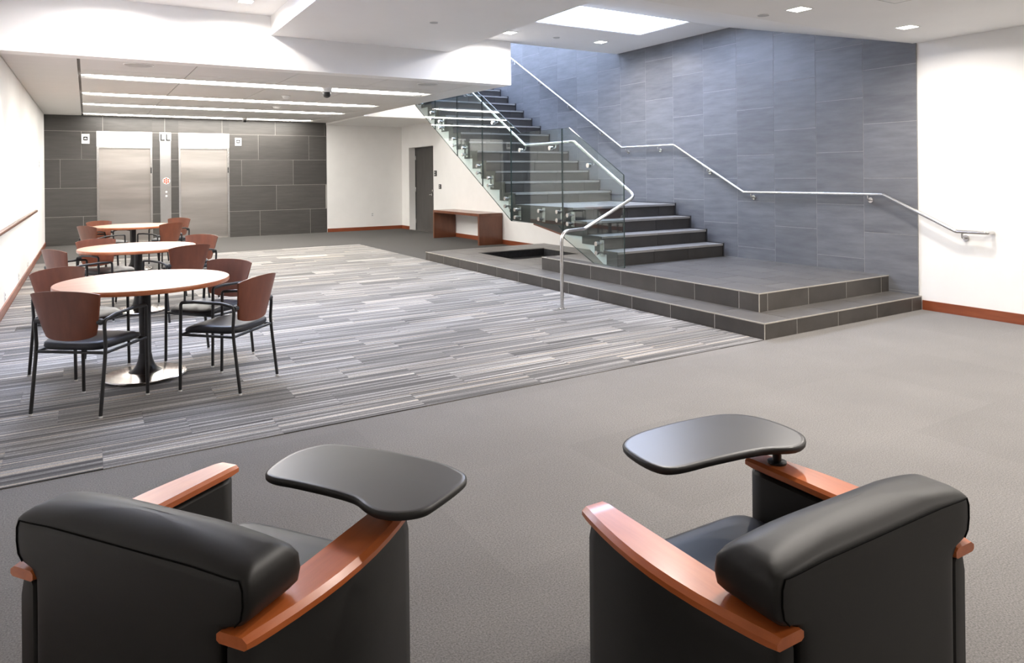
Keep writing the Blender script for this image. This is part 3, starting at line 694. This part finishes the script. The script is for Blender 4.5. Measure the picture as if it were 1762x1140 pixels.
for i, p in enumerate(polys):
    t = thing('glass_panel', glabels[i], 'glass panel', (5.755, sum(q[0] for q in p)/len(p), min(q[1] for q in p)), group='glass balustrade panels')
    pane = wobj('pane', MB().prism(p, GX0, GX1, 'x'), M['glass'], t)
    e = MB()
    for a, b_ in zip(p, p[1:] + p[:1]):
        d = Vector((b_[0]-a[0], b_[1]-a[1])); L = d.length; d /= L; n_ = Vector((-d.y, d.x)) * .0022
        e.prism([(a[0], a[1]), (b_[0], b_[1]), (b_[0]+n_.x, b_[1]+n_.y), (a[0]+n_.x, a[1]+n_.y)], GX0-.0005, GX1+.0005, 'x')
    ed = wobj('polished_edge', e, M['glass_edge'], t)
    for (y, z) in clamps[i]:
        c = MB().box(SX0-.012, SX0, y-.038, y+.038, z-.105, z+.105)
        cl = wobj('clamp', c, M['steel'], t, 40)
        for dz in (-.06, .06):
            wobj('standoff', MB().cyl((SX0-.012, y, z+dz), (GX1, y, z+dz), .020, 14).cyl((GX0-.030, y, z+dz), (GX0, y, z+dz), .030, 16), M['steel'], cl, 40)

# rail on the glass, turning down to a floor post
RX = 5.845
t = thing('stair_handrail', 'stainless handrail on the glass balustrade ending in a floor post', 'handrail', (4.596, 6.496, 0))
pts = [(RX, 13.1, 1.987 + .5765*(13.1-9.212)), (RX, 9.212, 1.987), (RX, 7.943, 1.987), (RX, 6.66, 1.245), (5.0, 6.60, .885), (4.60, 6.50, .878), (4.596, 6.496, .0)]
wobj('rail', MB().tube(fillet(pts, [.10, .10, .13, .10, .13]), .0205, 14), M['steel'], t, 60)
wobj('floor_flange', MB().lathe([(.05, .002), (.05, .010), (.022, .014)], 4.596, 6.496, 20), M['steel'], t, 40)
for y, z in ((12.0, 3.60), (11.02, 3.03), (10.05, 2.47), (9.20, 1.987), (8.38, 1.987), (7.48, 1.72)):
    zz = z - .075
    wobj('bracket', MB().cyl((GX1, y, zz), (GX1+.012, y, zz), .03, 16).cyl((GX0-.02, y, zz), (GX0, y, zz), .032, 16).tube(fillet([(GX1, y, zz), (RX, y, zz), (RX, y, z-.015)], .03), .009), M['steel'], t, 40)

# rail on the tiled wall
WX = 7.79
t = thing('wall_handrail', 'stainless handrail fixed along the dark tiled wall', 'handrail', (WX, 3.6, .85))
pts = [(WX, 13.4, 1.975 + .5705*(13.4-9.209)), (WX, 9.209, 1.975), (WX, 7.968, 1.968), (WX, 6.629, 1.256), (WX, 4.639, 1.262), (WX, 3.86, .888), (WX, 3.56, .890), (XR, 3.545, .890)]
wobj('rail', MB().tube(fillet(pts, [.09, .09, .09, .09, .09, .04]), .0195, 14), M['steel'], t, 60)
for y, z in ((9.105, 1.974), (8.33, 1.970), (7.295, 1.610), (6.51, 1.257), (4.828, 1.261), (3.80, .889), (12.75, 3.995), (11.75, 3.425), (10.76, 2.86), (9.80, 2.312)):
    zz = z - .07
    xw = TX if y > 4.3 else XR
    wobj('bracket', MB().cyl((xw, y, zz), (xw-.014, y, zz), .032, 18).tube(fillet([(xw-.01, y, zz), (WX, y, zz), (WX, y, z-.012)], .025), .0095), M['steel'], t, 40)

# ------------------------------------------------------------------ cafe tables
def make_table(loc, label):
    t = thing('round_table', label, 'table', loc, 0, 'round pedestal tables')
    R = .605
    obj('tabletop', MB().lathe([(R-.012, .712), (R-.003, .738), (R-.006, .742), (.001, .742)], seg=72), M['table_wood'], t, 30)
    obj('edge_band', MB().lathe([(R-.02, .708), (R-.004, .708), (R, .714), (R, .735), (R-.003, .7405), (R-.006, .7405), (R-.006, .73), (R-.02, .712)], seg=72), M['table_edge'], t, 40)
    obj('mounting_plate', MB().box(-.22, .22, -.03, .03, .690, .708).box(-.03, .03, -.22, .22, .690, .708), M['black_metal'], t, bevel=.003)
    obj('column', MB().lathe([(.043, .17), (.042, .22), (.042, .692)], seg=28), M['black_metal'], t, 40)
    obj('flared_base', MB().lathe([(.16, .034), (.115, .044), (.085, .062), (.066, .090), (.052, .130), (.044, .180)], seg=40), M['black_metal'], t, 60)
    obj('base_disc', MB().lathe([(.288, .012), (.292, .018), (.286, .026), (.20, .034), (.13, .044), (.001, .044)], seg=56), M['bronze'], t, 40)
    for k in range(4): obj('glide', MB().lathe([(.014, 0), (.014, .014)], .25*math.cos(PI/4 + k*PI/2), .25*math.sin(PI/4 + k*PI/2), 10), M['glide'], t)
make_table((.375, 6.07, floor_z+.001), 'round cherry topped pedestal table nearest the camera')
make_table((.50, 9.10, floor_z+.001), 'round cherry topped pedestal table, middle of the three')
make_table((.66, 13.30, floor_z+.001), 'round cherry topped pedestal table nearest the elevators')

# ------------------------------------------------------------------ side chairs
def make_chair(label):
    t = thing('side_chair', label, 'chair', (0, 0, 0), 0, 'wooden backed armchairs around the round tables')
    W = .243; r = .0115
    for s in (-1, 1):
        # front leg runs up and bends into the arm; rear leg splays back below the seat
        lf_ = obj('leg', MB().tube(fillet([(s*W, .225, .006), (s*W, .215, .60)], .05), r, 10), M['black_metal'], t, 60)
        obj('arm', MB().tube(fillet([(s*W, .215, .59), (s*W, .214, .632), (s*(W+.002), .10, .640), (s*(W+.002), -.10, .634), (s*W, -.203, .612), (s*W, -.206, .56)], .045), r, 10), M['black_metal'], t, 60)
        lr_ = obj('leg', MB().tube(fillet([(s*W, -.250, .006), (s*W, -.205, .36), (s*W, -.197, .45), (s*W, -.206, .57)], .06), r, 10), M['black_metal'], t, 60)
        obj('back_bracket', MB().cyl((s*(W-.002), -.205, .60), (s*(W-.045), -.205, .60), .017, 12).ball((s*(W-.03), -.20, .60), .022), M['black_plastic'], t, 40)
        for y, lg in ((.225, lf_), (-.250, lr_)): obj('glide', MB().lathe([(.013, 0), (.013, .010), (.009, .014)], s*W, y, 10), M['glide'], lg)
    obj('seat_frame', MB().tube([(-W, .21, .405), (W, .21, .405)], .010, 8).tube([(-W, -.20, .400), (W, -.20, .400)], .010, 8).tube([(-W, .21, .405), (-W, -.20, .400)], .010, 8).tube([(W, .21, .405), (W, -.20, .400)], .010, 8), M['black_metal'], t, 60)
    # seat: rounded pad with a dished top and waterfall front
    rings = []
    def ring(sc, z, zf):
        out = []
        for k in range(40):
            a = 2*PI*k/40; e = .42
            x = .232*sc*math.copysign(abs(math.cos(a))**e, math.cos(a)); y = .232*sc*math.copysign(abs(math.sin(a))**e, math.sin(a)) + .012
            zz = z + zf*(1 - ((x/.232)**2)*.0) * (-.03*max(0, y-.10)/.13 - .010*(1-(x/.24)**2)*(y < .15))
            out.append((x, y, zz))
        return out
    for sc, z, zf in ((.88, .412, 0), (.96, .419, .3), (1.0, .438, .6), (.99, .458, .8), (.94, .470, 1), (.78, .4755, 1), (.45, .477, 1), (.12, .477, 1)): rings.append(ring(sc, z, zf))
    obj('seat', MB().rings(rings), M['seat'], t, 70)
    # curved plywood back
    nu, nz = 20, 8; th = .011; F, B = [], []
    for j in range(nz + 1):
        v = j / nz; zc = .512 + v * (.268)
        for i in range(nu + 1):
            u = -1 + 2*i/nu; hw = .178 + .064 * v**.85
            z = zc + (.026*(1-u*u)) * v - .032*(1-abs(u)**2.0)*(1-v)**1.5
            ang = u * .62; yb = -.238 - .045*v + .075*(1-math.cos(ang))*2.6
            x = hw * math.sin(u*1.22)/math.sin(1.22)
            F.append((x, yb + th, z)); B.append((x, yb, z))
    fs = []; n = (nu+1)*(nz+1); w = nu+1
    for j in range(nz):
        for i in range(nu):
            a = j*w+i; fs.append((a, a+1, a+w+1, a+w)); fs.append((n+a+w, n+a+w+1, n+a+1, n+a))
    for i in range(nu): fs.append((i+1, i, n+i, n+i+1)); a = nz*w+i; fs.append((a, a+1, n+a+1, n+a))
    for j in range(nz): a = j*w; fs.append((a, a+w, n+a+w, n+a)); a = j*w+nu; fs.append((a+w, a, n+a, n+a+w))
    obj('backrest', MB().add(F + B, fs), M['chair_wood'], t, 50)
    return t
def place_copy(root, loc, rz, label):
    c = root.copy(); COL.objects.link(c); c.location = loc; c.rotation_euler = (0, 0, rz); c['label'] = label
    for ch in list(root.children):
        d = ch.copy(); COL.objects.link(d); d.parent = c
        for g_ in list(ch.children):
            e = g_.copy(); COL.objects.link(e); e.parent = d
    return c
def yaw_of(fx, fy): return math.atan2(-fx, fy)
spots = [((.025, 5.514), (.615, .79), 'wooden backed chair nearest the camera, its back to the front table'),
         ((-.045, 6.546), (.656, -.755), 'wooden backed chair at the front table beside the left wall'),
         ((.888, 5.521), (-.73, .68), 'wooden backed chair at the front table, nearest the open carpet'),
         ((.875, 6.39), (-.777, -.629), 'wooden backed chair at the front table, far right, partly behind tabletop'),
         ((-.08, 8.70), (.88, .47), 'tan lit wooden backed chair at the middle table, near left'),
         ((.21, 9.53), (.50, -.86), 'reddish wooden backed chair at the middle table, far left'),
         ((.83, 8.44), (-.46, .89), 'dark wooden backed chair at the middle table, near right'),
         ((1.07, 9.50), (-.72, -.69), 'orange lit wooden backed chair at the middle table, far right'),
         ((.20, 12.75), (.85, .53), 'tan wooden backed chair at the farthest table, near left'),
         ((.32, 13.79), (.60, -.80), 'reddish wooden backed chair at the farthest table, far left'),
         ((1.02, 12.75), (-.62, .78), 'dark wooden backed chair at the farthest table, near right'),
         ((1.26, 13.88), (-.72, -.69), 'orange lit wooden backed chair at the farthest table, far right')]
ch0 = None
for (p, d, lab) in spots:
    if ch0 is None:
        ch0 = make_chair(lab); ch0.location = (p[0], p[1], floor_z + .001); ch0.rotation_euler = (0, 0, yaw_of(*d))
    else: place_copy(ch0, (p[0], p[1], floor_z + .001), yaw_of(*d), lab)

# ------------------------------------------------------------------ tablet armchairs
def smooth_closed(pts, n=4):
    P = [Vector(p) for p in pts]; out = []; m = len(P)
    for i in range(m):
        a, b_, c, d = P[i-1], P[i], P[(i+1) % m], P[(i+2) % m]
        for k in range(n):
            t = k / n
            out.append(.5*((2*b_) + (-a+c)*t + (2*a-5*b_+4*c-d)*t*t + (-a+3*b_-3*c+d)*t**3))
    return out
def make_armchair(loc, theta, tab_world, label):
    rz = -theta
    t = thing('tablet_armchair', label, 'armchair', loc, rz, 'black tablet armchairs')
    def bow(v): return .372 + .042 * math.sin(PI * min(max(v/.655, 0), 1))**.9
    AV = [0, .02, .06, .12, .19, .26, .33, .40, .47, .54, .60, .635, .655]
    for s in (-1, 1):
        rings = []
        for v in AV:
            o_ = bow(v) - .006; i_ = .298; e = .012 if v in (0, .655) else 0
            sec = [(i_+e, .03), (o_-e, .03), (o_-e, .25), (o_-e-.001, .50), (o_-.010-e, .538), (o_-.03, .545), (i_+.02, .545), (i_+e, .53)]
            rings.append([(s*x, v + (.006 if v == 0 else (-.006 if v == .655 else 0)), z) for x, z in sec])
        obj('arm_panel', MB().rings(rings), M['vinyl'], t, 45)
        rings = []
        for v in [-.006] + AV[1:-1] + [.662]:
            o_ = bow(v) + .005; i_ = .290; f = .008; dz = 0
            sec = [(i_+f, .546), (o_-f, .546), (o_, .552), (o_, .566), (o_-.014, .577), (i_+.010, .577), (i_, .568), (i_, .552)]
            end = v < 0 or v > .66
            rings.append([(s*(x + ((i_+o_)/2 - x)*(.05 if end else 0)), v, z if not end else .5615 + (z-.5615)*.82) for x, z in sec])
        obj('arm_cap', MB().rings(rings), M['arm_wood'], t, 35)
        for v in (.05, .58): obj('foot', MB().box(s*.335-.025, s*.335+.025, v, v+.05, 0, .032), M['black_plastic'], t, bevel=.003)
    # back: one padded shell, narrow between the arms, full width above them
    K = 56
    def ring(w, v0, v1, z, crown=0, e=.30, tilt=0):
        out = []
        for k in range(K):
            a = 2*PI*(k+.5)/K
            cu = math.copysign(abs(math.cos(a))**e, math.cos(a)); cv = math.copysign(abs(math.sin(a))**e, math.sin(a))
            u = w*cu; v = (v0+v1)/2 + (v1-v0)/2*cv
            out.append((u, v, z + crown*(1-(u/.37)**2) + tilt*(v-.0)))
        return out
    L = [ring(.286, .0, .13, .035, 0, .2), ring(.290, -.006, .13, .06, 0, .14), ring(.292, -.006, .15, .30, 0, .14), ring(.292, -.006, .16, .50, 0, .14), ring(.294, -.006, .165, .555, 0, .14),
         ring(.315, -.006, .168, .580, 0, .14), ring(.352, -.006, .172, .590, 0, .14), ring(.368, -.006, .176, .606, 0, .14), ring(.374, -.006, .178, .635, 0, .14), ring(.373, -.006, .172, .668, .006, .14),
         ring(.368, -.006, .160, .686, .014, .17), ring(.362, .003, .148, .694, .020, .19), ring(.350, .022, .132, .702, .024, .24), ring(.325, .042, .112, .706, .027, .3), ring(.26, .060, .095, .708, .029, .4), ring(.1, .072, .084, .709, .029, .5)]
    obj('backrest', MB().rings(L), M['vinyl'], t, 60)
    # seam along the rear top edge
    k0, k1 = int(K*225/360), int(K*315/360)
    def out_(p): return (p[0]*1.004, p[1] - .0012, p[2])
    seam = [out_(L[j][k0]) for j in range(6, 10)] + [out_(p) for p in L[10][k0:k1+1]] + [out_(L[j][k1]) for j in range(9, 5, -1)]
    obj('piping', MB().tube(seam, .0018, 8), M['seam'], t, 60)
    def cush(w, y0, y1, z):
        out = []
        for k in range(48):
            a = 2*PI*k/48; e = .22
            out.append((w*math.copysign(abs(math.cos(a))**e, math.cos(a)), (y0+y1)/2 + (y1-y0)/2*math.copysign(abs(math.sin(a))**e, math.sin(a)), z))
        return out
    obj('seat_cushion', MB().rings([cush(.285, .16, .66, .27), cush(.295, .15, .675, .285), cush(.296, .15, .685, .33), cush(.295, .15, .683, .375), cush(.288, .155, .672, .394), cush(.268, .17, .65, .402), cush(.20, .22, .60, .406), cush(.05, .38, .45, .407)]), M['seat'], t, 60)
    obj('seat_base', MB().box(-.29, .29, .02, .655, .05, .27), M['vinyl'], t, bevel=.006)
    # writing tablet
    c, s_ = math.cos(theta), math.sin(theta)
    loc2 = [((x-loc[0])*c - (y-loc[1])*s_, (x-loc[0])*s_ + (y-loc[1])*c) for x, y in tab_world]
    P = smooth_closed([(a, b_, 0) for a, b_ in loc2]); cen = sum(P, Vector()) / len(P)
    def tr(d, z):
        out = []
        m = len(P)
        for i in range(m):
            tg = (P[(i+1) % m] - P[i-1]).normalized(); nrm = Vector((tg.y, -tg.x, 0))
            if nrm.dot(P[i] - cen) < 0 and False: nrm = -nrm
            q = P[i] + nrm*d*sgn; out.append((q.x, q.y, z))
        return out
    area = sum(P[i-1].x*P[i].y - P[i].x*P[i-1].y for i in range(len(P))); sgn = 1 if area > 0 else -1
    ZT = .66
    tb = obj('tablet', MB().rings([tr(-.010, ZT-.020), tr(-.004, ZT-.019), tr(-.004, ZT-.001), tr(-.006, ZT), tr(-.016, ZT)]), M['tablet'], t, 40)
    obj('rubber_edge', MB().rings([tr(-.004, ZT-.021), tr(.0, ZT-.016), tr(.001, ZT-.009), tr(0, ZT-.003), tr(-.005, ZT-.0005)], cap0=False, cap1=False), M['tablet_edge'], tb, 60)
    obj('tablet_post', MB().lathe([(.030, .577), (.030, .583), (.014, .586), (.014, ZT-.02)], .343, .575, 18).lathe([(.05, ZT-.030), (.05, ZT-.020)], .343, .575, 18), M['black_metal'], t, 40)
    return t
TAB_R = [(1.457, 1.732), (1.566, 1.781), (1.773, 1.785), (1.95, 1.752), (2.025, 1.658), (2.025, 1.52), (1.978, 1.443), (1.895, 1.418), (1.792, 1.462), (1.617, 1.489), (1.475, 1.503), (1.426, 1.543), (1.424, 1.640)]
TAB_L = [(.447, 2.142), (.531, 2.228), (.612, 2.253), (.690, 2.228), (.804, 2.09), (.900, 1.929), (.928, 1.826), (.918, 1.776), (.878, 1.741), (.791, 1.690), (.735, 1.667), (.676, 1.682), (.633, 1.722), (.615, 1.773), (.605, 1.835), (.562, 1.914), (.497, 2.012), (.445, 2.085)]
make_armchair((1.56, .935, .0), math.radians(1.0), TAB_R, 'black vinyl armchair with tablet in right foreground')
make_armchair((.057, 1.819, .0), math.radians(54.0), TAB_L, 'black vinyl armchair with tablet in left foreground')
